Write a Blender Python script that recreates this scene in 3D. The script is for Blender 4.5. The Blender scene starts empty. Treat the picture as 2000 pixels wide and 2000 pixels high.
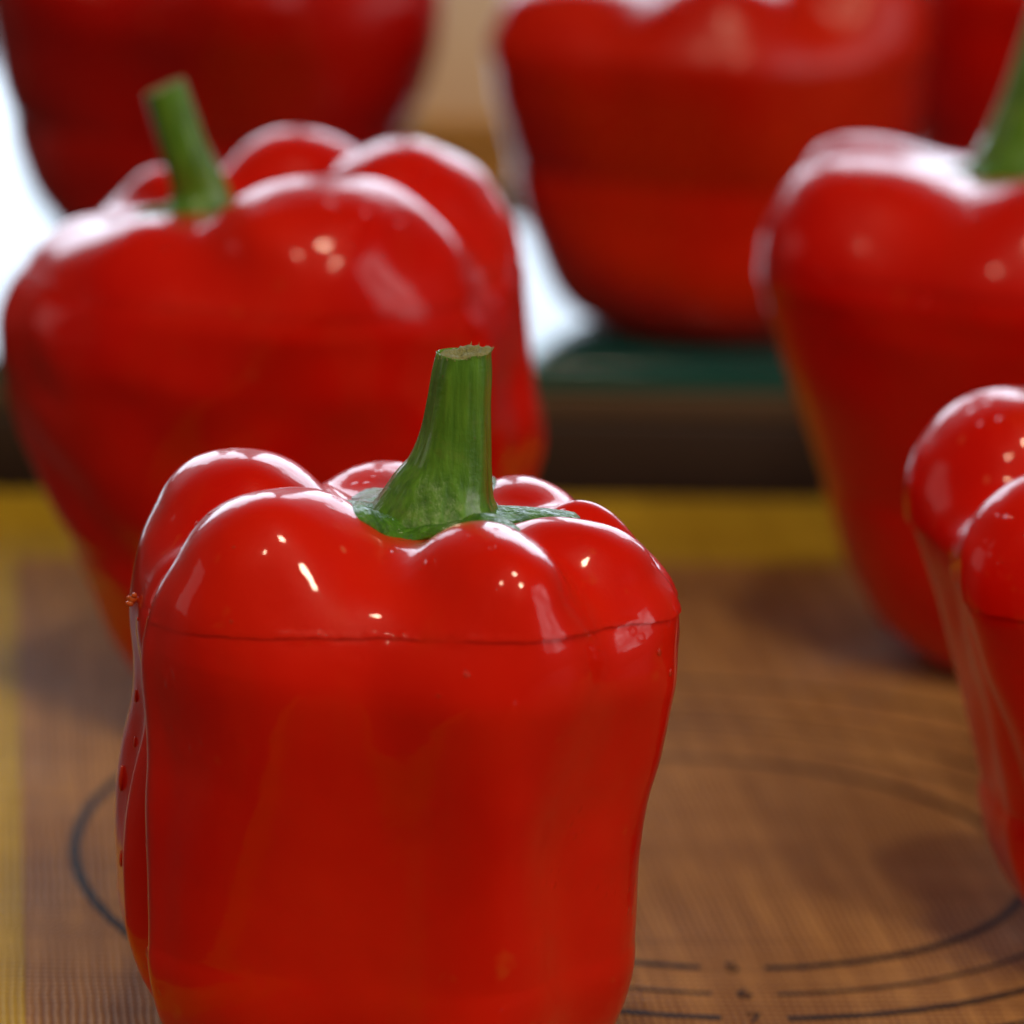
import bpy, bmesh, math, random
import numpy as np
from mathutils import Vector, Matrix

sc = bpy.context.scene
C = sc.collection
random.seed(7)

# ---------------------------------------------------------------- camera
H = 0.279
PITCH, ROLL = math.radians(14.19), math.radians(-2.29)
cp, sp = math.cos(PITCH), math.sin(PITCH)
cr, sr = math.cos(ROLL), math.sin(ROLL)
right0 = Vector((1, 0, 0)); fwd = Vector((0, cp, -sp)); down0 = Vector((0, -sp, -cp))
cam_right = cr * right0 + sr * down0
cam_down = -sr * right0 + cr * down0
camd = bpy.data.cameras.new("camera")
cam = bpy.data.objects.new("camera", camd)
C.objects.link(cam)
M = Matrix((cam_right, -cam_down, -fwd)).transposed().to_4x4()
M.translation = Vector((0, 0, H))
cam.matrix_world = M
camd.sensor_width = 36.0
camd.lens = 162.0
camd.clip_start = 0.02
camd.clip_end = 50
camd.dof.use_dof = True
camd.dof.focus_distance = 0.742
camd.dof.aperture_fstop = 11
sc.camera = cam

# ---------------------------------------------------------------- world, lamps, exposure
world = bpy.data.worlds.new("World")
sc.world = world
world.use_nodes = True
bgn = world.node_tree.nodes["Background"]
bgn.inputs[0].default_value = (1.0, 0.52, 0.36, 1)
bgn.inputs[1].default_value = 0.085


def aim(o, target):
    d = Vector(target) - o.location
    o.rotation_euler = d.to_track_quat('-Z', 'Y').to_euler()


def area(name, loc, target, sx, sy, radiance, col, spread=180):
    l = bpy.data.lights.new(name, 'AREA')
    l.shape = 'RECTANGLE'; l.size = sx; l.size_y = sy
    l.energy = radiance * math.pi * sx * sy
    l.color = col
    l.spread = math.radians(spread)
    o = bpy.data.objects.new(name, l)
    o.location = loc
    aim(o, target)
    C.objects.link(o)
    return o


# the windows of the kitchen: one behind the peppers, one above, one to the right
WIN_COL = (0.72, 0.85, 1.0)
area("window_light_back", (-1.02, 4.2, 1.12), (0, 1.0, 0.1), 1.5, 1.65, 4.6, WIN_COL)
area("window_light_back", (0.72, 4.2, 1.12), (0, 1.0, 0.1), 1.6, 1.65, 4.9, WIN_COL)
area("window_light_right", (2.0, 0.1, 0.95), (0.0, 0.9, 0.05), 1.3, 1.2, 2.6, (1.0, 0.93, 0.92))
area("window_light_left", (-2.6, 1.3, 0.6), (0.0, 0.9, 0.05), 1.0, 0.9, 0.55, (1.0, 0.93, 0.88))
wl = bpy.data.objects["window_light_right"].data            # leafy view outside: uneven panes of light
wl.use_nodes = True
nt = wl.node_tree
em = nt.nodes["Emission"]
geo = nt.nodes.new("ShaderNodeNewGeometry"); ns = nt.nodes.new("ShaderNodeTexNoise")
ns.inputs["Scale"].default_value = 2.6; ns.inputs["Detail"].default_value = 3
cr_ = nt.nodes.new("ShaderNodeValToRGB")
cr_.color_ramp.elements[0].position = 0.40; cr_.color_ramp.elements[0].color = (0.35, 0.34, 0.35, 1)
cr_.color_ramp.elements[1].position = 0.68; cr_.color_ramp.elements[1].color = (1.6, 1.55, 1.6, 1)
nt.links.new(geo.outputs["Parametric"], ns.inputs["Vector"]); nt.links.new(ns.outputs[0], cr_.inputs[0])
nt.links.new(cr_.outputs[0], em.inputs["Color"])
# small warm lamps in the kitchen ceiling: they give the beads of light on the wet skins
for i, (x, y, z, e, rd) in enumerate(((0.52, -0.55, 1.60, 37, .10), (0.04, 0.05, 2.1, 36, .10), (-0.62, -0.30, 1.6, 15, .07))):
    l = bpy.data.lights.new("kitchen_spot", 'POINT')
    l.energy = e; l.shadow_soft_size = rd; l.color = (1.0, 0.78, 0.53)
    o = bpy.data.objects.new("kitchen_spot", l); o.location = (x, y, z); C.objects.link(o)

sc.view_settings.view_transform = 'Standard'
sc.view_settings.look = 'None'
sc.view_settings.exposure = 0.0
sc.view_settings.gamma = 1.0
sc.render.engine = 'CYCLES'
sc.cycles.use_denoising = True
sc.cycles.max_bounces = 8
sc.cycles.sample_clamp_indirect = 6.0


# ---------------------------------------------------------------- material helpers
class NT:
    def __init__(s, name):
        s.m = bpy.data.materials.new(name); s.m.use_nodes = True
        s.t = s.m.node_tree; s.b = s.t.nodes["Principled BSDF"]
        s.tc = s.t.nodes.new("ShaderNodeTexCoord")

    def n(s, typ, **kw):
        nd = s.t.nodes.new(typ)
        for k, v in kw.items():
            if k.startswith('i_'):
                key = k[2:]
                nd.inputs[int(key) if key.isdigit() else key.replace('_', ' ')].default_value = v
            else:
                setattr(nd, k, v)
        return nd

    def l(s, a, b):
        s.t.links.new(a, b)

    def noise(s, scale, detail=4, rough=0.55, coord='Object', dist=0.0, stretch=None):
        n = s.n("ShaderNodeTexNoise")
        n.inputs["Scale"].default_value = scale; n.inputs["Detail"].default_value = detail
        n.inputs["Roughness"].default_value = rough; n.inputs["Distortion"].default_value = dist
        src = s.tc.outputs[coord]
        if stretch:
            mp = s.n("ShaderNodeMapping"); mp.inputs["Scale"].default_value = stretch
            s.l(src, mp.inputs[0]); src = mp.outputs[0]
        s.l(src, n.inputs["Vector"])
        return n.outputs[0]

    def ramp(s, fac, stops):
        r = s.n("ShaderNodeValToRGB")
        e = r.color_ramp.elements
        while len(e) < len(stops): e.new(0.5)
        for el, (p, c) in zip(e, stops):
            el.position = p; el.color = (c[0], c[1], c[2], 1) if hasattr(c, '__len__') else (c, c, c, 1)
        s.l(fac, r.inputs[0])
        return r.outputs[0]

    def mix(s, fac, a, b):
        m = s.n("ShaderNodeMix", data_type='RGBA')
        for sock, v in ((m.inputs[0], fac), (m.inputs[6], a), (m.inputs[7], b)):
            if hasattr(v, 'is_linked'): s.l(v, sock)
            else: sock.default_value = v if not hasattr(v, '__len__') else (v[0], v[1], v[2], 1)
        return m.outputs[2]

    def math(s, op, a, b=None):
        m = s.n("ShaderNodeMath", operation=op)
        for sock, v in zip(m.inputs, (a, b)):
            if v is None: continue
            if hasattr(v, 'is_linked'): s.l(v, sock)
            else: sock.default_value = v
        return m.outputs[0]

    def bump(s, h, dist, strength=1.0, prev=None):
        b = s.n("ShaderNodeBump"); b.inputs["Distance"].default_value = dist
        b.inputs["Strength"].default_value = strength
        s.l(h, b.inputs["Height"])
        if prev: s.l(prev, b.inputs["Normal"])
        return b.outputs[0]

    def set(s, **kw):
        for k, v in kw.items():
            sock = s.b.inputs[k.replace('_', ' ')]
            if hasattr(v, 'is_linked'): s.l(v, sock)
            elif hasattr(v, '__len__') and len(v) == 3 and sock.type == 'RGBA': sock.default_value = (*v, 1)
            else: sock.default_value = v


TONES = {2: (0.92, 0.75, 1), 3: (0.85, 0.6, 1), 5: (0.82, 0.6, 1), 6: (0.66, 0.45, 1), 8: (0.8, 0.6, 1)}


def skin_material(name, seed, orange=0.0, soft=0.0):
    t = NT(name)
    off = (seed * 0.37, seed * 0.11, 0)
    mp = t.n("ShaderNodeMapping"); mp.inputs["Location"].default_value = off
    t.l(t.tc.outputs['Object'], mp.inputs[0])

    def nz(scale, detail, stretch=(1, 1, 1)):
        m2 = t.n("ShaderNodeMapping"); m2.inputs["Scale"].default_value = stretch
        t.l(mp.outputs[0], m2.inputs[0])
        n = t.n("ShaderNodeTexNoise"); n.inputs["Scale"].default_value = scale
        n.inputs["Detail"].default_value = detail
        t.l(m2.outputs[0], n.inputs["Vector"])
        return n.outputs[0]
    big = nz(28, 3)
    streak = nz(90, 4, (1, 1, 0.12))
    spots = nz(150, 2)
    c = t.mix(t.ramp(big, [(0.35, 0.0), (0.7, 1.0)]), (0.70 + orange * .08, 0.006 + orange * .03, 0.0006), (0.82, 0.016 + orange * .05, 0.0015))
    c = t.mix(t.ramp(streak, [(0.58, 0.0), (0.80, 0.2)]), c, (0.72, 0.055, 0.007))
    c = t.mix(t.ramp(spots, [(0.70, 0.0), (0.8, 0.5)]), c, (0.74, 0.09, 0.01))
    tone = TONES.get(seed, (1, 1, 1))
    tm_ = t.n("ShaderNodeMix", data_type='RGBA', blend_type='MULTIPLY')
    tm_.inputs[0].default_value = 1.0; t.l(c, tm_.inputs[6]); tm_.inputs[7].default_value = (*tone, 1)
    c = tm_.outputs[2]
    # pale little scars and flecks
    vo = t.n("ShaderNodeTexVoronoi"); vo.inputs["Scale"].default_value = 95
    m3 = t.n("ShaderNodeMapping"); m3.inputs["Scale"].default_value = (1, 1, 0.55); m3.inputs["Rotation"].default_value = (0.5, 0.3, 0.4)
    t.l(mp.outputs[0], m3.inputs[0]); t.l(m3.outputs[0], vo.inputs["Vector"])
    fleck = t.math('MULTIPLY', t.ramp(vo.outputs["Distance"], [(0.03, 1.0), (0.075, 0.0)]), t.ramp(nz(40, 2), [(0.46, 0.0), (0.56, 0.7)]))
    c = t.mix(fleck, c, (0.80, 0.22, 0.10))
    # beads of water and oil, dense in some places and absent in others
    vb = t.n("ShaderNodeTexVoronoi"); vb.inputs["Scale"].default_value = 330
    t.l(mp.outputs[0], vb.inputs["Vector"])
    beads = t.math('MULTIPLY', t.ramp(vb.outputs["Distance"], [(0.0, 1.0), (0.16, 0.8), (0.30, 0.0)]), t.ramp(nz(55, 3), [(0.56, 0.0), (0.66, 1.0)]))
    fine = nz(2600, 3)
    ripple = nz(230, 2)
    wob = nz(60, 2, (1, 1, 0.6))
    nb = t.bump(wob, 0.0012, 0.55)
    nb = t.bump(ripple, 0.00018, 0.6, nb)
    nbc = t.bump(beads, 0.00032, 0.9, t.bump(streak, 0.00010, 0.5, nb))
    nb2 = t.bump(fine, 0.00004, 0.8, t.bump(streak, 0.00025, 0.5, nb))
    t.set(Base_Color=c, Roughness=t.ramp(big, [(0.3, 0.30), (0.7, 0.42)]), Normal=nb2, IOR=1.45, Specular_IOR_Level=0.12)
    t.set(Subsurface_Weight=0.25, Subsurface_Radius=(1.0, 0.12, 0.04), Subsurface_Scale=0.004)
    t.set(Coat_Weight=0.8, Coat_Roughness=t.ramp(nz(120, 3), [(0.35, 0.035 + soft), (0.75, 0.09 + soft)]), Coat_IOR=1.38)
    t.l(nbc, t.b.inputs["Coat Normal"])
    return t.m


def flesh_material():
    t = NT("pepper_flesh")
    c = t.mix(t.noise(400, 3), (0.60, 0.06, 0.01), (0.72, 0.16, 0.03))
    t.set(Base_Color=c, Roughness=0.3, Subsurface_Weight=0.3, Subsurface_Radius=(1, .3, .1), Subsurface_Scale=0.003,
          Normal=t.bump(t.noise(900, 3), 0.0003, 0.6))
    return t.m


def stem_material():
    t = NT("stem_green")
    mp = t.n("ShaderNodeMapping"); mp.inputs["Scale"].default_value = (1, 1, 0.08)
    t.l(t.tc.outputs['Object'], mp.inputs[0])
    n = t.n("ShaderNodeTexNoise"); n.inputs["Scale"].default_value = 700; n.inputs["Detail"].default_value = 4
    t.l(mp.outputs[0], n.inputs["Vector"])
    c = t.mix(t.ramp(n.outputs[0], [(0.3, 0), (0.72, 1)]), (0.045, 0.18, 0.008), (0.135, 0.38, 0.030))
    c = t.mix(t.ramp(t.noise(220, 3), [(0.55, 0), (0.8, 0.6)]), c, (0.17, 0.28, 0.05))
    c = t.mix(t.ramp(t.noise(900, 2), [(0.70, 0), (0.78, 0.7)]), c, (0.14, 0.11, 0.03))
    nb = t.bump(n.outputs[0], 0.0005, 0.7)
    nb = t.bump(t.noise(900, 3), 0.00015, 0.8, nb)
    t.set(Base_Color=c, Roughness=0.38, Normal=nb, Subsurface_Weight=0.12, Subsurface_Radius=(.5, 1, .2),
          Subsurface_Scale=0.002, Coat_Weight=0.7, Coat_Roughness=0.12)
    return t.m


def calyx_material():
    t = NT("calyx_green")
    c = t.mix(t.ramp(t.noise(500, 4), [(0.35, 0), (0.7, 1)]), (0.035, 0.16, 0.008), (0.11, 0.34, 0.02))
    t.l(t.bump(t.noise(420, 3), 0.002, 1.0), t.b.inputs["Coat Normal"])
    t.set(Base_Color=c, Roughness=0.45, Specular_IOR_Level=0.2, Normal=t.bump(t.noise(600, 4), 0.0016, 1.0), Coat_Weight=0.5, Coat_Roughness=0.08)
    return t.m


def cut_material():
    t = NT("stem_cut_fibre")
    c = t.mix(t.noise(1500, 4), (0.14, 0.20, 0.05), (0.40, 0.38, 0.18))
    t.set(Base_Color=c, Roughness=0.8, Normal=t.bump(t.noise(1400, 3), 0.0006, 1.0))
    return t.m


def water_material():
    t = NT("water_drop")
    t.set(Base_Color=(0.62, 0.035, 0.012), Roughness=0.06, IOR=1.4, Coat_Weight=0.6, Coat_Roughness=0.03)
    return t.m


def mat_material(base_a, base_b, name):
    """woven glass-fibre cloth under silicone: two thread directions"""
    t = NT(name)
    sx = t.n("ShaderNodeSeparateXYZ"); t.l(t.tc.outputs['Object'], sx.inputs[0])
    wob = t.noise(70, 3)
    wx = t.math('ADD', sx.outputs[0], t.math('MULTIPLY', wob, 0.0016))
    wy = t.math('ADD', sx.outputs[1], t.math('MULTIPLY', wob, 0.0022))
    px, py = 0.00145, 0.0022
    ax = t.math('SINE', t.math('MULTIPLY', wx, 2 * math.pi / px))
    ay = t.math('SINE', t.math('MULTIPLY', wy, 2 * math.pi / py))
    chk = t.math('MULTIPLY', ax, ay)                     # plain weave: threads over and under
    axa = t.math('ABSOLUTE', t.math('SINE', t.math('MULTIPLY', wx, math.pi / px)))
    aya = t.math('ABSOLUTE', t.math('SINE', t.math('MULTIPLY', wy, math.pi / py)))
    thr = t.math('MULTIPLY', axa, aya)
    h = t.math('ADD', t.math('MULTIPLY', chk, 0.35), thr)
    c = t.mix(t.ramp(thr, [(0.1, 0), (0.7, 1)]), base_a, base_b)
    lines = t.noise(300, 3, stretch=(1, 0.05, 1))
    lines2 = t.noise(260, 3, stretch=(0.05, 1, 1))
    c = t.mix(t.ramp(lines, [(0.45, 0), (0.75, 0.5)]), c, tuple(min(1, v * 1.35) for v in base_b))
    c = t.mix(t.ramp(lines2, [(0.45, 0), (0.75, 0.35)]), c, tuple(v * 0.75 for v in base_a))
    c = t.mix(t.ramp(t.noise(14, 3), [(0.4, 0), (0.7, 0.45)]), c, tuple(v * 0.8 for v in base_a))
    wetn = t.noise(26, 3)
    nb = t.bump(h, 0.0005, 0.9)
    t.set(Base_Color=c, Roughness=t.ramp(wetn, [(0.35, 0.55), (0.7, 0.7)]), Normal=nb, IOR=1.42,
          Coat_Weight=t.ramp(wetn, [(0.40, 0.0), (0.70, 0.30)]), Coat_Roughness=0.18)
    t.set(Specular_IOR_Level=0.12)
    t.l(t.bump(h, 0.0005, 0.8), t.b.inputs["Coat Normal"])
    return t.m


def simple(name, a, b, scale, rough, bumpd=0.0003, stretch=None, **kw):
    t = NT(name)
    n = t.noise(scale, 4, stretch=stretch)
    t.set(Base_Color=t.mix(n, a, b), Roughness=rough, Normal=t.bump(n, bumpd, 0.5), **kw)
    return t.m


M_FLESH, M_STEM, M_CALYX, M_CUT, M_WATER = flesh_material(), stem_material(), calyx_material(), cut_material(), water_material()
M_INK = simple("printed_ink", (0.006, 0.005, 0.006), (0.016, 0.012, 0.012), 2500, 0.6, 0.00005, Specular_IOR_Level=0.2)


# ---------------------------------------------------------------- object helpers
def mesh_obj(name, me, mat, parent=None, smooth=True):
    if smooth:
        me.polygons.foreach_set("use_smooth", [True] * len(me.polygons))
    if mat: me.materials.append(mat)
    o = bpy.data.objects.new(name, me)
    C.objects.link(o)
    if parent: o.parent = parent
    return o


def from_bm(name, bm, mat, parent=None, smooth=True):
    me = bpy.data.meshes.new(name); bm.to_mesh(me); bm.free()
    return mesh_obj(name, me, mat, parent, smooth)


def box(name, sx, sy, sz, mat, parent=None, bevel=0.001, loc=(0, 0, 0), seg=3):
    bm = bmesh.new(); bmesh.ops.create_cube(bm, size=1)
    bmesh.ops.scale(bm, vec=(sx, sy, sz), verts=bm.verts)
    bmesh.ops.bevel(bm, geom=bm.edges[:], offset=bevel, segments=seg, affect='EDGES', profile=0.5)
    bmesh.ops.translate(bm, vec=loc, verts=bm.verts)
    return from_bm(name, bm, mat, parent, True)


def tag(o, label, cat=None, group=None, kind=None):
    o['label'] = label
    if cat: o['category'] = cat
    if group: o['group'] = group
    if kind: o['kind'] = kind


# ---------------------------------------------------------------- pepper surface
def field(p, pp):
    """implicit surface of a bell pepper: lobes blended into one skin (mm)"""
    x, y, z = p[..., 0], p[..., 1], p[..., 2]
    fs = []
    for (lx, ly, lz, rad, tan) in pp['lobes']:
        d = math.hypot(lx, ly); ux, uy = lx / d, ly / d
        ht = pp.get('dome', 27.0)
        zc = lz - ht
        zb = pp.get('zb', 26.0)
        g = np.clip((z - zb) / max(zc - zb, 1), 0, 1)
        # the lobe's axis moves in and the lobe thins towards the foot
        tp = pp.get('foot', 0.74) + (1 - pp.get('foot', 0.74)) * g ** 0.8
        cx, cy = lx * tp, ly * tp
        u = (x - cx) * ux + (y - cy) * uy
        v = -(x - cx) * uy + (y - cy) * ux
        a = rad * tp; b = tan * (0.93 + 0.07 * g) * (0.5 + 0.5 * tp)
        n = 2.25
        wt = np.clip((z - zc) / ht, 0, None)
        wb = np.clip((zb - z) / zb, 0, None)
        hh = np.sqrt((u / a) ** 2 + (v / b) ** 2)
        F = (hh ** n + wt ** n + wb ** 2.6) ** (1 / n)
        fs.append((F - 1) * 0.5 * (a + b))
    # core that fills the middle, its top is the floor of the stem cavity
    zf = pp['floor']; cx, cy = pp['stem_xy']
    g = np.clip(z / zf, 0, 1)
    ft = pp.get('foot', 0.74)
    gz = np.clip((z - 26) / 50, 0, 1)
    hh = np.hypot(x - cx * .5, y) / (pp.get('core', 36.0) * (ft + (1 - ft) * gz))
    F = (hh ** 3 + np.clip((z - zf + 24) / 24, 0, None) ** 3 + np.clip((26 - z) / 24, 0, None) ** 3) ** (1 / 3)
    fs.append((F - 1) * 30)
    fs = np.stack(fs)
    ztop = max(l[2] for l in pp['lobes'])
    s = np.clip((ztop - 7 - z) / 25, 0, 1)
    k = pp.get('ktop', 1.5) + pp.get('kside', 6.0) * s * s * (3 - 2 * s)
    m = fs.min(axis=0)
    lump = 0
    for (kx, ky, kz, ph) in pp['waves']:
        lump = lump + np.sin(kx * x + ky * y + kz * z + ph)
    return m - k * np.log(np.exp(-(fs - m) / k).sum(axis=0)) + k * 0.35 + lump * 0.20 * pp.get('lumpy', 1.0)


def pepper_verts(pp, nth, nph):
    th = np.linspace(0, 2 * math.pi, nth, endpoint=False)
    z0 = pp['floor'] * 0.62; rc = 15.0
    ph0 = math.atan2(pp['floor'] - 1.5 - z0, -rc); ph1 = -math.atan2(z0 - 5, -rc)
    ph1 = -(math.pi - math.atan2(z0 - 5, rc))
    t = np.linspace(0, 1, nph)
    ph = ph0 + (ph1 - ph0) * t
    T, P = np.meshgrid(th, ph, indexing='ij')
    sx, sy = pp['stem_xy']
    O = np.stack([rc * np.cos(T) + sx * .6, rc * np.sin(T) + sy * .6, np.full_like(T, z0)], -1)
    Dv = np.stack([np.cos(T) * np.cos(P), np.sin(T) * np.cos(P), np.sin(P)], -1)
    lo = np.zeros_like(T); hi = np.full_like(T, np.nan)
    prev = np.zeros_like(T)
    done = np.zeros(T.shape, bool)
    step = 1.6
    for i in range(1, 62):
        r = i * step
        f = field(O + Dv * r, pp)
        hit = (f > 0) & ~done
        lo[hit] = r - step; hi[hit] = r; done |= hit
        if done.all(): break
    hi[~done] = 62 * step; lo[~done] = 61 * step
    for _ in range(11):
        mid = (lo + hi) / 2
        f = field(O + Dv * mid[..., None], pp)
        hi = np.where(f > 0, mid, hi); lo = np.where(f > 0, lo, mid)
    V = O + Dv * ((lo + hi) / 2)[..., None]
    # close both poles
    V[:, 0] = V[:, 0].mean(axis=0); V[:, -1] = V[:, -1].mean(axis=0)
    return V


def fit_sides(V, pp):
    """scale left / right sides so that the outline follows the pepper's measured outline"""
    for side, key in ((-1, 'left'), (1, 'right')):
        prof = sorted([(z_, w_ * pp.get(key + '_k', 1.0)) for z_, w_ in pp[key]])
        zt = np.array([q[0] for q in prof]); wt = np.array([q[1] for q in prof])
        zs = np.linspace(2, 140, 140)
        w = np.zeros_like(zs)
        X, Z = V[..., 0] * side, V[..., 2]
        for i, z in enumerate(zs):
            m = np.abs(Z - z) < 2.5
            w[i] = X[m].max() if m.any() else np.nan
        ok = np.isfinite(w) & (zs >= zt.min()) & (zs <= zt.max())
        ratio = np.interp(zs[ok], zt, wt) / w[ok]
        zz = zs[ok]
        ker = np.ones(5) / 5
        ratio = np.convolve(np.pad(ratio, 2, mode='edge'), ker, 'valid')
        s = np.interp(Z, zz, ratio)
        ww = np.interp(Z, zz, wt if False else np.interp(zz, zt, wt))
        bl = np.clip(X / (0.8 * ww), 0, 1); bl = bl * bl * (3 - 2 * bl)
        V[..., 0] *= 1 + (s - 1) * bl
    return V


def grooves(V, pp):
    """long seams that run down the flank between two lobes"""
    R = np.hypot(V[..., 0], V[..., 1]); A = np.arctan2(V[..., 1], V[..., 0]); Z = V[..., 2]
    d = np.zeros_like(R)
    for (ang, drift, depth, w, z0, z1) in pp.get('grooves', ()):
        c = math.radians(ang) + math.radians(drift) * (Z - 50) / 50 + 0.03 * np.sin(Z * 0.09 + ang)
        q = np.arctan2(np.sin(A - c), np.cos(A - c)) / w
        prof = np.exp(-np.abs(q) ** 1.35) - 0.28 * np.exp(-((np.abs(q) - 1.9) / 0.9) ** 2)
        fade = np.clip((Z - z0) / 14, 0, 1) * np.clip((z1 - Z) / 12, 0, 1)
        d += depth * prof * fade * fade * (3 - 2 * fade)
    f = 1 - d / np.maximum(R, 20)
    V = V.copy(); V[..., 0] *= f; V[..., 1] *= f
    return V


def lowfreq(V, seed, amp):
    rng = np.random.RandomState(seed)
    d = np.zeros(V.shape[:-1])
    for _ in range(14):
        k = rng.normal(size=3) * 0.09; k[2] *= 0.6
        d += np.sin(V @ k + rng.rand() * 6.28) * rng.rand()
    d *= amp / 2.2
    nrm = V.copy(); nrm[..., 2] = 0
    nrm /= np.maximum(np.linalg.norm(nrm, axis=-1, keepdims=True), 8)
    return V + nrm * d[..., None]


def pepper_skin_mesh(V):
    nth, nph = V.shape[:2]
    verts = [tuple(v) for v in (V[:, 1:-1].reshape(-1, 3) * 0.001)]
    n1 = nph - 2
    idx = lambda i, j: (i % nth) * n1 + j
    faces = []
    for i in range(nth):
        for j in range(n1 - 1):
            faces.append((idx(i, j), idx(i, j + 1), idx(i + 1, j + 1), idx(i + 1, j)))
    a = len(verts); verts.append(tuple(V[0, 0] * .001)); verts.append(tuple(V[0, -1] * .001))
    for i in range(nth):
        faces.append((idx(i, 0), idx(i + 1, 0), a))
        faces.append((idx(i, n1 - 1), a + 1, idx(i + 1, n1 - 1)))
    me = bpy.data.meshes.new("skin"); me.from_pydata(verts, [], faces); me.update()
    bm = bmesh.new(); bm.from_mesh(me); bpy.data.meshes.remove(me)
    bmesh.ops.recalc_face_normals(bm, faces=bm.faces)
    return bm


def rim_inward(bm, depth_xy, dz, mat_index):
    """turn the open cut edge inward: rounded skin lip, then a ring of flesh"""
    edges = [e for e in bm.edges if e.is_boundary]
    for e in edges: e.smooth = False
    for k, (s, d) in enumerate(((depth_xy, dz),)):
        r = bmesh.ops.extrude_edge_only(bm, edges=edges)
        vs = [g for g in r['geom'] if isinstance(g, bmesh.types.BMVert)]
        fs = [g for g in r['geom'] if isinstance(g, bmesh.types.BMFace)]
        cx = sum(v.co.x for v in vs) / len(vs); cy = sum(v.co.y for v in vs) / len(vs)
        for v in vs:
            dx, dy = v.co.x - cx, v.co.y - cy
            L = math.hypot(dx, dy)
            f = 1 - s * 0.001 / L
            v.co.x = cx + dx * f; v.co.y = cy + dy * f; v.co.z += d * 0.001
        for f_ in fs:
            f_.material_index = mat_index
            f_.smooth = True
        edges = [g for g in r['geom'] if isinstance(g, bmesh.types.BMEdge) and g.is_boundary]


def make_stem(pp, root):
    st = pp['stem']
    P = [Vector(q[0]) for q in st]; Rr = [q[1] for q in st]
    # resample by Catmull-Rom
    pts, rad = [], []
    n = 14
    for i in range(len(P) - 1):
        p0 = P[max(i - 1, 0)]; p1 = P[i]; p2 = P[i + 1]; p3 = P[min(i + 2, len(P) - 1)]
        r0 = Rr[max(i - 1, 0)]; r1 = Rr[i]; r2 = Rr[i + 1]; r3 = Rr[min(i + 2, len(P) - 1)]
        for k in range(n if i < len(P) - 2 else n + 1):
            t = k / n
            f = lambda a, b, c, d: 0.5 * (2 * b + (c - a) * t + (2 * a - 5 * b + 4 * c - d) * t * t + (3 * b - a - 3 * c + d) * t ** 3)
            pts.append(f(p0, p1, p2, p3)); rad.append(f(r0, r1, r2, r3))
    seg = 60
    rng = random.Random(pp['seed'])
    ridges = [rng.uniform(-.15, .15) for _ in range(5)]
    bm = bmesh.new(); rings = []
    L = len(pts)
    for i, (p, r) in enumerate(zip(pts, rad)):
        d = (pts[min(i + 1, L - 1)] - pts[max(i - 1, 0)]).normalized()
        a = Vector((1, 0, 0)); a = (a - d * a.dot(d)).normalized(); b = d.cross(a)
        ring = []
        u = i / (L - 1)
        for k in range(seg):
            t = 2 * math.pi * k / seg
            rg = 0.0
            for q in range(5):
                c = 2 * math.pi * q / 5 + ridges[q] + 0.5
                dd = math.atan2(math.sin(t - c), math.cos(t - c))
                rg += math.exp(-(dd / 0.28) ** 2)
            rr = r * (0.96 + 0.05 * rg + 0.012 * math.sin(t * 11 + u * 4) + 0.012 * math.sin(t * 23 + 1))
            q_ = p + (a * math.cos(t) + b * math.sin(t)) * rr
            if i == L - 1:
                q_ = q_ + d * (pp.get('tip_slope', 0.0) * rr * math.cos(t) + 0.15 * math.sin(5 * t + 1) + rng.uniform(-.14, .14))
            ring.append(bm.verts.new(q_ * 0.001))
        rings.append(ring)
    for i in range(L - 1):
        for k in range(seg):
            bm.faces.new((rings[i][k], rings[i][(k + 1) % seg], rings[i + 1][(k + 1) % seg], rings[i + 1][k]))
    stem = from_bm("stem", bm, M_STEM, root)
    # cut end: a slightly domed, fibrous disc
    d = (pts[-1] - pts[-2]).normalized()
    bm = bmesh.new()
    top = [r.co.copy() for r in []]
    me = stem.data
    top = [me.vertices[len(me.vertices) - seg + k].co.copy() for k in range(seg)]
    cen = sum(top, Vector()) / seg
    prev = [bm.verts.new(c) for c in top]
    for j in range(1, 7):
        f = 1 - j / 7
        cur = []
        for c in top:
            q_ = cen + (c - cen) * f + d * 0.001 * (0.35 * math.sin(j) + rng.uniform(-.22, .28))
            cur.append(bm.verts.new(q_))
        for k in range(seg):
            bm.faces.new((prev[k], prev[(k + 1) % seg], cur[(k + 1) % seg], cur[k]))
        prev = cur
    cv = bm.verts.new(cen)
    for k in range(seg): bm.faces.new((prev[k], prev[(k + 1) % seg], cv))
    # torn fibres round the cut
    for k in range(pp.get('fibres', 26)):
        c = top[rng.randrange(seg)]
        o_ = (c - cen).normalized()
        base = c - d * 0.0003 * rng.random()
        w = 0.00016
        s_ = d.cross(o_) * w
        tipv = base + (d * rng.uniform(0.2, 0.9) + o_ * rng.uniform(-.1, .5)) * 0.001
        a1, a2, a3 = bm.verts.new(base + s_), bm.verts.new(base - s_), bm.verts.new(tipv)
        a4 = bm.verts.new(base + o_ * w)
        bm.faces.new((a1, a2, a3)); bm.faces.new((a2, a4, a3)); bm.faces.new((a4, a1, a3))
    from_bm("cut_end", bm, M_CUT, stem, True)
    return stem


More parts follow.
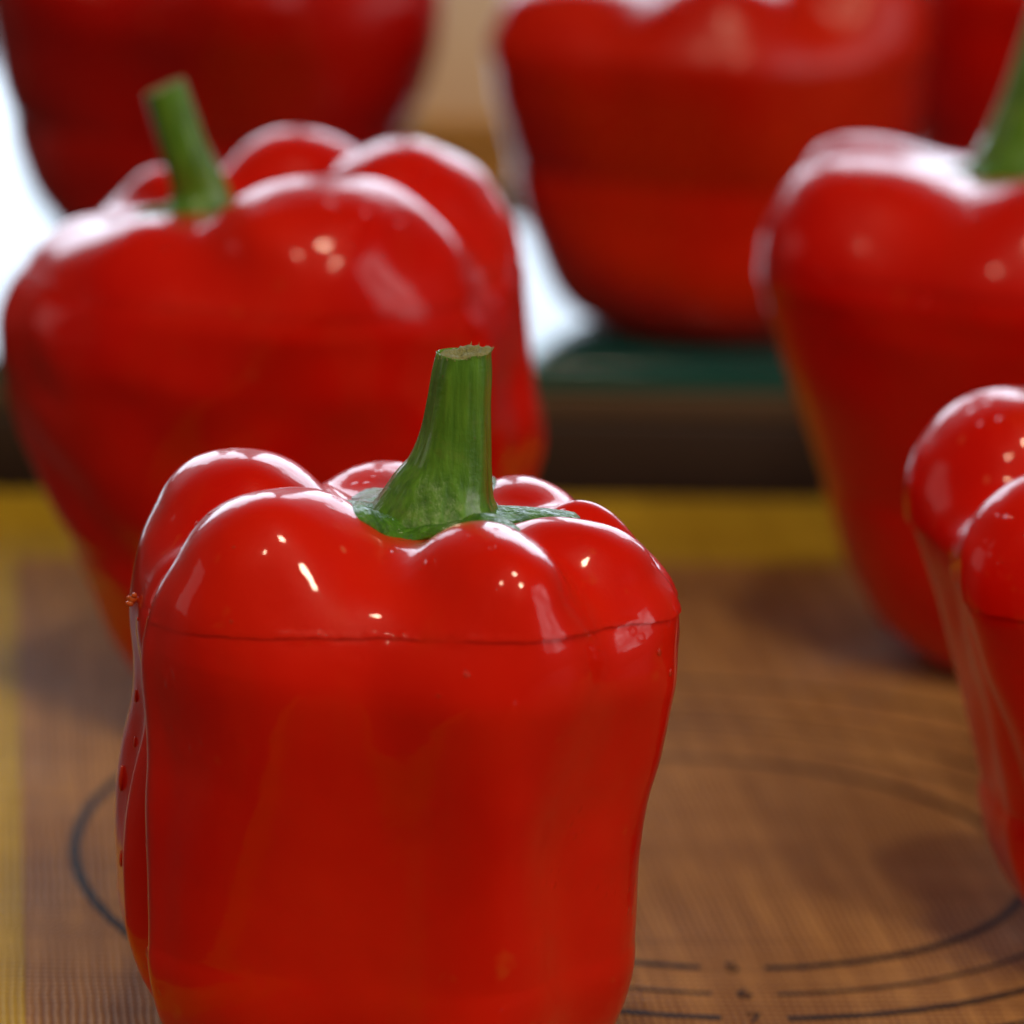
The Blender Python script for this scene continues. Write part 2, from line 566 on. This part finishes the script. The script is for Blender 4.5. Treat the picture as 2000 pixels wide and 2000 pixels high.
def make_calyx(pp, root):
    """thin green flange under the stem: lobed, wavy sheet with a real thickness"""
    rng = random.Random(pp['seed'] + 5)
    sx, sy, sz = pp['calyx']; Rc = pp['calyx_r']
    nseg, nr = 120, 12
    bm = bmesh.new()
    layers = []
    offs = [rng.uniform(-.2, .2) for _ in range(6)]
    lens = [rng.uniform(.80, 1.15) for _ in range(6)]
    ang_len = []
    for k in range(nseg):
        t = 2 * math.pi * k / nseg
        e = 0.63
        for q in range(6):
            c = q * math.pi / 3 + offs[q]
            dd = math.atan2(math.sin(t - c), math.cos(t - c))
            e = max(e, 0.63 + 0.44 * lens[q] * math.exp(-(dd / 0.24) ** 2))
        e += 0.03 * math.sin(t * 9 + 2) + 0.02 * math.sin(t * 17)
        ang_len.append(e)
    def surf(x, y):
        """height of the pepper's own surface at (x, y)"""
        lo = np.full(x.shape, pp['floor'] * 0.7); hi = np.full(x.shape, 125.0)
        for _ in range(14):
            mid = (lo + hi) / 2
            f = field(np.stack([x, y, mid], -1), pp)
            lo = np.where(f < 0, mid, lo); hi = np.where(f < 0, hi, mid)
        return (lo - pp['z0']) * pp['zs']
    tt = np.linspace(0, 2 * math.pi, nseg, endpoint=False)
    uu = np.linspace(0, 1, nr + 1)
    rr = Rc * np.array(ang_len)[None, :] * (0.25 + 0.75 * uu[:, None])
    SZ = surf(sx + rr * np.cos(tt), sy + rr * np.sin(tt))
    ctr = SZ[0].mean()
    pp['surf_c'] = ctr
    SZ = np.minimum(SZ, ctr + pp.get('calyx_rise', 4.0))
    def height(u, t):
        return -1.5 * u + 2.3 * u ** 3 + 0.7 * math.sin(3 * t + 1) * u + 0.5 * math.sin(7 * t) * u * u
    for side in (0, 1):
        rows = []
        for j in range(nr + 1):
            u = j / nr; row = []
            for k in range(nseg):
                t = 2 * math.pi * k / nseg
                r = Rc * ang_len[k] * (0.25 + 0.75 * u)
                th = 1.35 * (1 - u ** 4) + 0.2
                x, y = r * math.cos(t), r * math.sin(t)
                z = SZ[j, k] - 0.3 + (th + 1.1 * (1 - u) + 0.5 * u * (1 + math.sin(5 * t + 1)) + 0.35 * math.sin(11 * t) * u if side else 0)
                row.append(bm.verts.new(((sx + x) * .001, (sy + y) * .001, z * .001)))
            rows.append(row)
        layers.append(rows)
        for j in range(nr):
            for k in range(nseg):
                q = (rows[j][k], rows[j + 1][k], rows[j + 1][(k + 1) % nseg], rows[j][(k + 1) % nseg])
                bm.faces.new(q if side else q[::-1])
    for k in range(nseg):
        bm.faces.new((layers[0][nr][k], layers[0][nr][(k + 1) % nseg], layers[1][nr][(k + 1) % nseg], layers[1][nr][k]))
    return from_bm("calyx", bm, M_CALYX, root)


def make_droplets(pp, root, V, count, mat):
    """oil and water beads on the skin"""
    rng = random.Random(pp['seed'] + 11)
    nth, nph = V.shape[:2]
    src = bmesh.new(); bmesh.ops.create_icosphere(src, subdivisions=2, radius=1)
    me = bpy.data.meshes.new("droplet"); src.to_mesh(me); src.free()
    me.polygons.foreach_set("use_smooth", [True] * len(me.polygons)); me.materials.append(mat)
    n = 0
    while n < count:
        i = rng.randrange(nth); j = rng.randrange(6, nph - 40)
        p = V[i, j]
        zr = p[2] / pp['floor']
        if zr < 0.80: continue
        if math.sin(2 * math.pi * i / nth) > 0.3: continue        # only the side that is lit and seen
        du = V[(i + 1) % nth, j] - V[(i - 1) % nth, j]; dv = V[i, j + 1] - V[i, j - 1]
        nr = np.cross(du, dv); L = np.linalg.norm(nr)
        if L < 1e-6: continue
        nr = nr / L
        if np.dot(nr, [p[0], p[1], 0.6 * (p[2] - pp['floor'] * .5)]) < 0: nr = -nr
        o = bpy.data.objects.new("droplet", me); C.objects.link(o); o.parent = root
        r = 0.001 * rng.choice((0.25, 0.3, 0.4, 0.5)) * rng.uniform(0.8, 1.15)
        o.location = Vector(p) * 0.001 - Vector(nr) * r * 0.05
        o.rotation_euler = Vector(nr).to_track_quat('Z', 'Y').to_euler()
        o.scale = (r, r * rng.uniform(1, 1.35), r * 0.34)
        n += 1


def make_pepper(pp):
    root = bpy.data.objects.new("red_pepper", None); C.objects.link(root)
    root.empty_display_size = 0.02
    root.location = pp['loc']
    tag(root, pp['label'], 'pepper', 'red bell peppers with their tops cut and put back')
    q = pp.get('res', 1.0)
    rw = random.Random(pp['seed'] * 7)
    pp['waves'] = [tuple(rw.gauss(0, 0.13) for _ in range(3)) + (rw.uniform(0, 6.28),) for _ in range(9)]
    V = pepper_verts(pp, int(460 * q), int(330 * q))
    pp['z0'] = V[..., 2].min()
    V[..., 2] -= pp['z0']
    pp['zs'] = max(l[2] for l in pp['lobes']) / V[..., 2].max()
    V[..., 2] *= pp['zs']
    V = grooves(V, pp)
    V = lowfreq(V, pp['seed'], pp.get('lump', 0.55))
    V = fit_sides(V, pp)
    V[..., 2] -= V[..., 2].min()
    mat = skin_material("pepper_skin", pp['seed'], pp.get('orange', 0), pp.get('soft', 0.0))
    c0, cx, cy = pp['cut']                                  # cut plane z = c0 + cx*x + cy*y
    co = Vector((0, 0, c0 * .001)); no = Vector((-cx, -cy, 1)).normalized()
    # body
    bm = pepper_skin_mesh(V)
    rng = np.random.RandomState(pp['seed'])
    lid = bm.copy()
    bmesh.ops.bisect_plane(bm, geom=bm.verts[:] + bm.edges[:] + bm.faces[:], plane_co=co + no * 0.0007, plane_no=no, clear_outer=True)
    s = pp.get('body_shrink', 0.0)
    for v in bm.verts:
        u = (v.co - co).dot(no) * 1000                        # mm below the cut: negative
        f = 1 - s * math.exp(u / 9.0)
        v.co.x *= f; v.co.y *= f
        # a ragged knife line
        if u > -0.6:
            a = math.atan2(v.co.y, v.co.x)
            v.co.z += 0.00011 * (math.sin(a * 9) + math.sin(a * 23 + 1) + .6 * math.sin(a * 61))
    rim_inward(bm, 5.0, -0.5, 1)
    body = from_bm("body", bm, mat, root); body.data.materials.append(M_FLESH)
    bmesh.ops.bisect_plane(lid, geom=lid.verts[:] + lid.edges[:] + lid.faces[:], plane_co=co - no * 0.00005, plane_no=no, clear_inner=True)
    ls, lx, ly, lz = pp.get('lid', (1.004, 0, 0, 0))
    rot = Matrix.Rotation(math.radians(pp.get('lid_rot', 0)), 3, 'Z')
    for v in lid.verts:
        v.co.x *= ls; v.co.y *= ls
        u = (v.co - co).dot(no) * 1000
        if u < 0.9:
            a = math.atan2(v.co.y, v.co.x)
            v.co.z += 0.00009 * (1.2 + math.sin(a * 7 + 2) + math.sin(a * 19) + .7 * math.sin(a * 53) + .5 * math.sin(a * 131))
        v.co = rot @ v.co
        v.co += Vector((lx, ly, lz)) * 0.001
    rim_inward(lid, 5.0, 0.0, 1)
    lo = from_bm("lid", lid, mat, root); lo.data.materials.append(M_FLESH)
    make_calyx(pp, root)
    make_stem(pp, root)
    if pp.get('drops'): make_droplets(pp, root, V, pp['drops'], M_WATER)
    for (x, y, z, a, b) in pp.get('drips', ()):
        # slow drips that hang on the flank: laid on the skin nearest to (x, y, z)
        d2 = ((V - np.array([x, y, z])) ** 2).sum(axis=-1)
        i, j = np.unravel_index(d2.argmin(), d2.shape)
        p = V[i, j]
        nr = Vector((p[0], p[1], 0)).normalized()
        bmd = bmesh.new(); bmesh.ops.create_icosphere(bmd, subdivisions=3, radius=1)
        for v in bmd.verts:
            v.co.x *= 0.45 * a; v.co.y *= a * (1.0 - 0.35 * max(v.co.z, -0.4)); v.co.z *= b
        bmesh.ops.scale(bmd, vec=(.001, .001, .001), verts=bmd.verts)
        o = from_bm("droplet", bmd, M_WATER, root)
        o.location = Vector(p) * 0.001
        o.rotation_euler = (0, 0, math.atan2(nr.y, nr.x))
    if pp.get('scrap'):
        x, y, z = pp['scrap']
        d2 = ((V - np.array([x, y, z])) ** 2).sum(axis=-1)
        x, y, z = V[np.unravel_index(d2.argmin(), d2.shape)] + np.array([-.5, 0, 0])
        rs = random.Random(3); bms = bmesh.new()
        for (dx, dy, dz, L, w) in ((0, 0, 0, 1.5, .6), (-.5, -.3, -.7, 1.3, .45), (.2, -.3, .7, .9, .4), (-.7, 0, .2, .7, .35)):
            rr_ = bmesh.ops.create_icosphere(bms, subdivisions=2, radius=1)
            rot3 = Matrix.Rotation(rs.uniform(-1, 1), 3, 'Y') @ Matrix.Rotation(rs.uniform(-.6, .6), 3, 'X')
            for v in rr_['verts']:
                c = Vector((v.co.x * L * .5, v.co.y * w, v.co.z * w)) * (1 + .25 * rs.random())
                v.co = rot3 @ c + Vector((x + dx, y + dy, z + dz))
        bmesh.ops.scale(bms, vec=(.001, .001, .001), verts=bms.verts)
        from_bm("flesh_scrap", bms, M_FLESH, root)
    return root


PEPPERS = [
    dict(seed=1, label="front sharpest red pepper on the brown mat with upright green stem",
         loc=(-0.0181, 0.719, 0),
         lobes=[(-27, 15, 102, 21, 19), (-19, -16, 103.5, 22, 21.5), (15, -25, 101, 19, 15.5), (30, -9, 97.5, 21, 15),
                (20, 21, 97, 20, 15), (32, 8, 96, 15, 9), (-3, 29, 97, 18, 16)],
         grooves=[(199, -4, 3.6, 0.10, 4, 97), (333, 4, 1.0, 0.25, 45, 90), (268, 0, 0.7, 0.14, 66, 94)],
         left_k=1.052, floor=94.5, stem_xy=(5.5, 0), ktop=1.4, core=38.5, calyx_rise=3.5, dome=27, zb=24, foot=0.88,
         left=[(93, 39), (87, 41.6), (81, 42.3), (74, 42.2), (66, 41.4), (59.6, 41.6), (51.4, 43.3), (45, 44.1), (37.7, 44.4), (28.5, 43.8), (19.4, 42), (14.8, 40.8), (10, 39), (4.7, 36)],
         right=[(92, 41.5), (90, 43.7), (86.5, 45.8), (83, 46.7), (79.4, 46.8), (74, 46.4), (67.7, 45.4), (61.4, 44), (55, 42.2), (49.5, 41.5), (41.3, 41.2), (32, 41.4), (24, 41.2), (18, 40.3), (10.7, 38.5), (4, 35)],
         cut=(81.3, 0.045, -0.12), lid=(1.0008, 0.22, -0.05, 0), body_shrink=0.004,
         stem=[((6.0, 0, 90), 15.0), ((6.2, 0, 93.5), 12.6), ((6.5, 0, 96.5), 10.7), ((7.0, 0, 100), 8.8), ((7.9, 0, 104), 7.0), ((8.6, 0, 109), 5.9), ((9.0, 0, 115), 5.2), ((9.3, 0, 119.5), 4.9), ((9.5, 0, 123), 4.4)],
         tip_slope=0.22, fibres=34, calyx=(4.5, 0, 94.3), calyx_r=23, scrap=(-44, 2, 79.6), drips=((-45, 8, 47, 1.2, 2.3), (-44, 6, 62, .7, 1.2), (-46, 6, 34, .8, 1.5), (-40, -20, 27, .5, 1.0), (-44, 4, 55, .6, .9)), drops=30),
    dict(seed=2, label="large red pepper behind the front one, its short stem leaning left",
         loc=(-0.048, 0.9218, 0),
         lobes=[(-42, -6, 103, 20, 19), (-27, 27, 110, 20, 19), (-24, -20, 108.5, 24, 22), (10, -25, 118.5, 26, 31), (0, 33, 117.5, 20, 21),
                (25, 14, 120.5, 26, 22)],
         floor=103, stem_xy=(-17, 0), core=44, soft=0.05, dome=30, zb=34, foot=0.72,
         left=[(100, 52), (93, 55.5), (86.9, 57.3), (78.1, 57.6), (71.4, 56.9), (60.4, 53.5), (49.4, 48.5), (39.4, 43.4), (29.4, 39.4), (20.4, 35.4), (10.4, 29.7)],
         right=[(112, 41), (103.3, 46.5), (91.2, 49.3), (81.4, 50.3), (69.2, 52.8), (55.9, 55.1), (45, 53), (35, 49), (22, 42), (10, 33)],
         cut=(95.5, 0.02, 0.0), lid=(1.003, 0.3, 0.2, 0), body_shrink=0.003,
         stem=[((-18, 0, 100), 9.5), ((-17.6, -1, 106), 7.8), ((-18.0, -1, 111), 6.0), ((-20.6, -2, 118), 5.0), ((-23, -2, 125), 4.7), ((-25.3, -2, 131.5), 4.5)],
         tip_slope=0.1, calyx=(-18, 0, 103.5), calyx_r=12.5, drops=10, res=0.8),
    dict(seed=3, label="blurred red pepper on the mat with tall thick stem running past the picture's top edge",
         loc=(0.1062, 0.9889, 0),
         ktop=3.2, lobes=[(-31, -15, 113.5, 24, 25), (-28, 22, 112, 20, 20), (6, -32, 114, 22, 25), (32, -6, 116, 20, 20), (18, 26, 114, 21, 21)],
         floor=109, stem_xy=(-1, 0), core=46, lumpy=0.6, soft=0.05, dome=30, zb=34, foot=0.62,
         left=[(111.5, 50.2), (98.5, 55.3), (89, 56.0), (77.4, 53.1), (65.6, 49), (55.1, 44.9), (45.6, 40.9), (33.8, 36.7), (21.8, 32.5), (9.9, 26), (3, 19)],
         right=[(111.5, 48), (98.5, 53), (77.4, 51), (55.1, 44.9), (33.8, 36.7), (9.9, 26), (3, 19)],
         cut=(92, 0.0, 0.0), lid=(1.003, 0, 0, 0), body_shrink=0.004,
         stem=[((1, 0, 104), 12), ((1.6, 0, 111), 11), ((2.4, 0, 117), 9.2), ((4.0, 0, 126), 7.8), ((6.6, 0, 139), 7.0), ((11, 0, 158), 6.8)],
         tip_slope=0.1, calyx=(0, 0, 105), calyx_r=16, drops=8, res=0.75),
    dict(seed=4, label="red pepper beside the front one, cut off by the picture's edge, lid overhanging",
         loc=(0.1222, 0.7949, 0),
         lobes=[(-29, 18, 99.5, 21, 20), (-24, -22, 95, 21, 17.5), (12, -27, 97, 21, 19), (30, 4, 98, 20, 20), (6, 28, 99, 20, 20)],
         floor=85, stem_xy=(0, 0), core=40, dome=26, zb=26, foot=0.64,
         grooves=[(212, -8, 1.6, 0.10, 4, 90)], lumpy=0.5,
         left=[(92, 47), (89.4, 49.0), (81.5, 51.1), (74.7, 50.1), (69, 48.2), (60, 45.0), (53.5, 42.6), (45.6, 40.3), (33.8, 36.9), (20.8, 34.2), (10.9, 30.2), (3, 25)],
         right=[(92, 47), (81.5, 50), (69, 47), (53.5, 42), (33.8, 36.9), (20.8, 34.2), (10.9, 30.2), (3, 25)],
         cut=(74.5, 0.0, 0.05), lid=(1.004, -0.35, 0.1, 0), body_shrink=0.005,
         stem=[((0, 0, 84), 11), ((0, 0, 90), 9), ((0, 0, 98), 5.5), ((1, 0, 110), 4.8), ((2, 0, 118), 4.6)],
         tip_slope=0.1, calyx=(0, 0, 86), calyx_r=16, drops=16, res=0.9),
    dict(seed=5, label="soft-focus red pepper on the green board, top beyond the frame, tan block at its side",
         loc=(0.0485, 1.1912, 0.0301),
         ktop=3.0, lumpy=0.4, lobes=[(-34, -18, 93, 26, 23), (-26, 28, 97, 21, 21), (0, -34, 97, 22, 24), (32, -18, 104, 24, 22), (26, 24, 103, 21, 21)],
         floor=84, stem_xy=(0, 0), core=50, soft=0.22, dome=24, zb=40, foot=0.72,
         left=[(90, 57), (76.1, 59.5), (63.7, 58.7), (48.5, 54.6), (33.2, 50.6), (24.9, 46.8), (12, 42), (4, 37)],
         right=[(88.9, 53.5), (61.2, 53.4), (48.5, 52), (33.2, 48), (24.9, 45), (12, 40), (4, 35)],
         cut=(76, 0.0, 0.0), lid=(1.003, 0, 0, 0), body_shrink=0.003, orange=0.3,
         stem=[((0, 0, 84), 10), ((0, 0, 92), 7.5), ((-1, 0, 102), 5), ((-2, 0, 115), 4.8)],
         calyx=(0, 0, 86), calyx_r=15, res=0.6),
    dict(seed=6, label="big dark blurred red pepper on the green board behind the leaning stem",
         loc=(-0.079, 1.1995, 0.0301),
         lobes=[(-36, -16, 112, 22, 22), (-30, 26, 110, 22, 22), (6, -37, 114, 22, 22), (36, -8, 112, 22, 22), (20, 30, 110, 22, 22)],
         floor=96, stem_xy=(0, 0), core=50, lumpy=0.4, soft=0.22, dome=28, zb=46, foot=0.66,
         left=[(100, 64), (75, 63.5), (61.4, 61.0), (50.2, 58.4), (39, 56.0), (29.3, 51.5), (21.1, 44.5), (10, 34), (4, 27)],
         right=[(100, 53), (82.8, 56.2), (71.7, 55.9), (60, 53), (50.3, 48.6), (35, 42), (21, 35), (10, 28), (4, 22)],
         cut=(92, 0.0, 0.0), lid=(1.003, 0, 0, 0), body_shrink=0.003,
         stem=[((0, 0, 96), 10), ((0, 0, 104), 7.5), ((2, 0, 114), 5), ((4, 0, 126), 4.8)],
         calyx=(0, 0, 98), calyx_r=15, res=0.6),
    dict(seed=8, label="farthest red pepper, a sliver seen past the thick green stem",
         loc=(0.160, 1.300, 0.0301),
         lobes=[(-36, -16, 108, 22, 22), (-30, 26, 110, 22, 22), (6, -37, 108, 22, 22), (36, -8, 112, 22, 22), (20, 30, 110, 22, 22)],
         floor=94, stem_xy=(0, 0), core=48, soft=0.22, dome=28, zb=34, foot=0.72,
         left=[(100, 52), (75, 57), (50, 55), (30, 50), (15, 42), (4, 33)],
         right=[(100, 52), (75, 57), (50, 55), (30, 50), (15, 42), (4, 33)],
         cut=(90, 0.0, 0.0), lid=(1.003, 0, 0, 0), body_shrink=0.003,
         stem=[((0, 0, 94), 10), ((0, 0, 102), 7.5), ((2, 0, 112), 5), ((4, 0, 126), 4.8)],
         calyx=(0, 0, 96), calyx_r=15, res=0.5),
]

# ---------------------------------------------------------------- the setting: counter
M_COUNTER = simple("dark_counter", (0.075, 0.036, 0.018), (0.12, 0.062, 0.030), 60, 0.6, 0.0002)
bm = bmesh.new(); bmesh.ops.create_grid(bm, x_segments=2, y_segments=2, size=2.5)
bmesh.ops.translate(bm, vec=(0, 1.6, -0.004), verts=bm.verts)
ct = from_bm("counter", bm, M_COUNTER, smooth=False)
tag(ct, "brown kitchen counter under the mat and the boards", kind='structure')

# ---------------------------------------------------------------- baking mat
YAW = math.radians(6.85)
cy_, sy_ = math.cos(YAW), math.sin(YAW)
# mat frame: origin at its back left corner, x along the back edge, y away from the camera
ORI = Vector((-0.1455, 1.104, 0.0))
mat_root = bpy.data.objects.new("baking_mat", None); C.objects.link(mat_root)
mat_root.location = ORI; mat_root.rotation_euler = (0, 0, YAW)
tag(mat_root, "brown woven silicone baking mat with yellow border and printed circles", 'mat')
W_, D_ = 0.585, 0.78
BL, BB = 0.0222, 0.062       # border widths: left, back


def world_to_mat(x, y):
    dx, dy = x - ORI.x, y - ORI.y
    return dx * cy_ + dy * sy_, -dx * sy_ + dy * cy_


# the cloth: one thin sheet, gently uneven
def sheet(name, x0, x1, y0, y1, z0, z1, mat, n=(60, 60), wave=0.00022):
    bm = bmesh.new()
    g = []
    for j in range(n[1] + 1):
        row = []
        for i in range(n[0] + 1):
            x = x0 + (x1 - x0) * i / n[0]; y = y0 + (y1 - y0) * j / n[1]
            w = wave * (math.sin(x * 61 + 1) * math.sin(y * 47) + 0.6 * math.sin(x * 113 + y * 90))
            row.append(bm.verts.new((x, y, z1 + w)))
        g.append(row)
    for j in range(n[1]):
        for i in range(n[0]):
            bm.faces.new((g[j][i], g[j][i + 1], g[j + 1][i + 1], g[j + 1][i]))
    r = bmesh.ops.extrude_edge_only(bm, edges=[e for e in bm.edges if e.is_boundary])
    for v in [q for q in r['geom'] if isinstance(q, bmesh.types.BMVert)]: v.co.z = z0
    return from_bm(name, bm, mat, mat_root)


M_CLOTH = mat_material((0.26, 0.100, 0.027), (0.63, 0.355, 0.115), "mat_cloth")
M_BORDER = mat_material((0.50, 0.31, 0.015), (0.74, 0.53, 0.04), "mat_border")
sheet("cloth", 0.0, W_, -D_, 0.0, -0.0035, -0.0010, M_CLOTH, wave=0.0)
# the border is a slightly raised band printed round the edge
def band(x0, x1, y0, y1, bm):
    vs = []
    for z in (-0.0012, -0.00075):
        vs.append([bm.verts.new(p) for p in ((x0, y0, z), (x1, y0, z), (x1, y1, z), (x0, y1, z))])
    bm.faces.new(vs[1]); bm.faces.new(vs[0][::-1])
    for k in range(4): bm.faces.new((vs[0][k], vs[0][(k + 1) % 4], vs[1][(k + 1) % 4], vs[1][k]))


bm = bmesh.new()
band(-0.0002, BL, -D_ - 0.0002, -BB, bm)
band(-0.0002, W_ + 0.0002, -BB, 0.0002, bm)
band(W_ - BL, W_ + 0.0002, -D_ - .0002, -BB, bm)
from_bm("border", bm, M_BORDER, mat_root, False)

# printed circles; each has a gap where its size is printed
RC = world_to_mat(0.0379, 0.8439)
gap_dir = world_to_mat(0.0440, 0.770)
RADII = [(0.0635, 0.0021), (0.0769, 0.0012), (0.0890, 0.0021), (0.1012, 0.0012), (0.1189, 0.0022)]
gx = 0.0
for k, (r, w) in enumerate(RADII):
    # the gap stays in one column that runs with the weave
    col = (world_to_mat(0.0430, 0.7809)[0] + world_to_mat(0.0451, 0.757)[0]) / 2
    ang0 = math.asin((col - RC[0]) / r)                    # from straight towards the camera
    half = 0.0058 / r
    n = 360
    bm = bmesh.new(); rings = []
    rng = random.Random(k)
    for i in range(n + 1):
        a = ang0 + half + (2 * math.pi - 2 * half) * i / n
        ww = w * (0.93 + 0.1 * math.sin(a * 90) + 0.06 * rng.random())
        d = (math.sin(a), -math.cos(a))
        rings.append([bm.verts.new((RC[0] + d[0] * rr, RC[1] + d[1] * rr, z)) for rr, z in
                      ((r - ww / 2, -0.0011), (r - ww / 2, -0.00088), (r + ww / 2, -0.00088), (r + ww / 2, -0.0011))])
    for i in range(n):
        A, B = rings[i], rings[i + 1]
        for q in range(3): bm.faces.new((A[q], A[q + 1], B[q + 1], B[q]))
    o = from_bm("printed_circle", bm, M_INK, mat_root, False)
    # the number in the gap
    fc = bpy.data.curves.new("size_mark", 'FONT'); fc.body = str(5 + k) if k < 4 else "9"
    fc.size = 0.0062; fc.align_x = 'CENTER'; fc.align_y = 'CENTER'; fc.extrude = 0.00006
    to = bpy.data.objects.new("size_mark", fc); C.objects.link(to)
    bpy.context.view_layer.update()
    tm = bpy.data.meshes.new_from_object(to.evaluated_get(bpy.context.evaluated_depsgraph_get()))
    bpy.data.objects.remove(to)
    to = bpy.data.objects.new("size_mark", tm); C.objects.link(to); to.parent = mat_root
    to.location = (RC[0] + math.sin(ang0) * r, RC[1] - math.cos(ang0) * r, -0.0009)
    tm.materials.clear(); tm.materials.append(M_INK)

# ---------------------------------------------------------------- boards behind
M_TEAL = simple("teal_gloss_board", (0.003, 0.080, 0.072), (0.005, 0.10, 0.09), 30, 0.10, 0.00004, Coat_Weight=0.5, Coat_Roughness=0.08, Specular_IOR_Level=0.45)
M_OLIVE = simple("olive_wood", (0.070, 0.040, 0.018), (0.115, 0.068, 0.030), 40, 0.6, 0.0003, (0.2, 4, 4))
M_DARKWOOD = simple("dark_wood", (0.020, 0.009, 0.004), (0.035, 0.017, 0.008), 40, 0.6, 0.0003, (0.2, 4, 4))
M_TAN = simple("tan_wood", (0.52, 0.27, 0.07), (0.66, 0.38, 0.11), 20, 0.7, 0.0003, (0.3, 3, 3), Specular_IOR_Level=0.1)


def place(o, x, y, z, yaw=YAW):
    o.location = (x, y, z); o.rotation_euler = (0, 0, yaw)


cx0, cy0 = 0.0, 1.1355
bd = 0.80
ux, uy = math.cos(YAW), math.sin(YAW)


def board_center(offset, depth):
    return cx0 - uy * (offset + depth / 2), cy0 + ux * (offset + depth / 2)


base = bpy.data.objects.new("wooden_board", None); C.objects.link(base)
bx_, by_ = board_center(0.0, bd); place(base, bx_, by_, 0)
base.name = "wooden_board"; tag(base, "thick dark wooden board with paler upper layer, under the green board", 'board')
box("lower_layer", 0.9, bd, 0.0205, M_DARKWOOD, base, 0.0015, (0, 0, 0.00625))
box("upper_layer", 0.9, bd, 0.0066, M_OLIVE, base, 0.0016, (0, 0, 0.0198))
teal = box("cutting_board", 0.86, bd - .02, 0.0068, M_TEAL, None, 0.0007, (0, 0, 0), 3)
bx_, by_ = board_center(0.001, bd - .02); place(teal, bx_, by_, 0.0266)
tag(teal, "glossy dark green cutting board under the blurred back peppers, mirroring the window", 'cutting board')

blk = bpy.data.objects.new("wooden_block", None); C.objects.link(blk)
place(blk, -0.006, 1.785, 0)
tag(blk, "low tan wooden box far behind, glimpsed between the two back peppers", 'box')
box("side", 0.15, 0.78, 0.045, M_TAN, blk, 0.004, (0, 0, 0.0225 - 0.004))
box("lid", 0.154, 0.784, 0.010, M_TAN, blk, 0.003, (0, 0, 0.0456))

# ---------------------------------------------------------------- peppers
for pp in PEPPERS:
    make_pepper(pp)
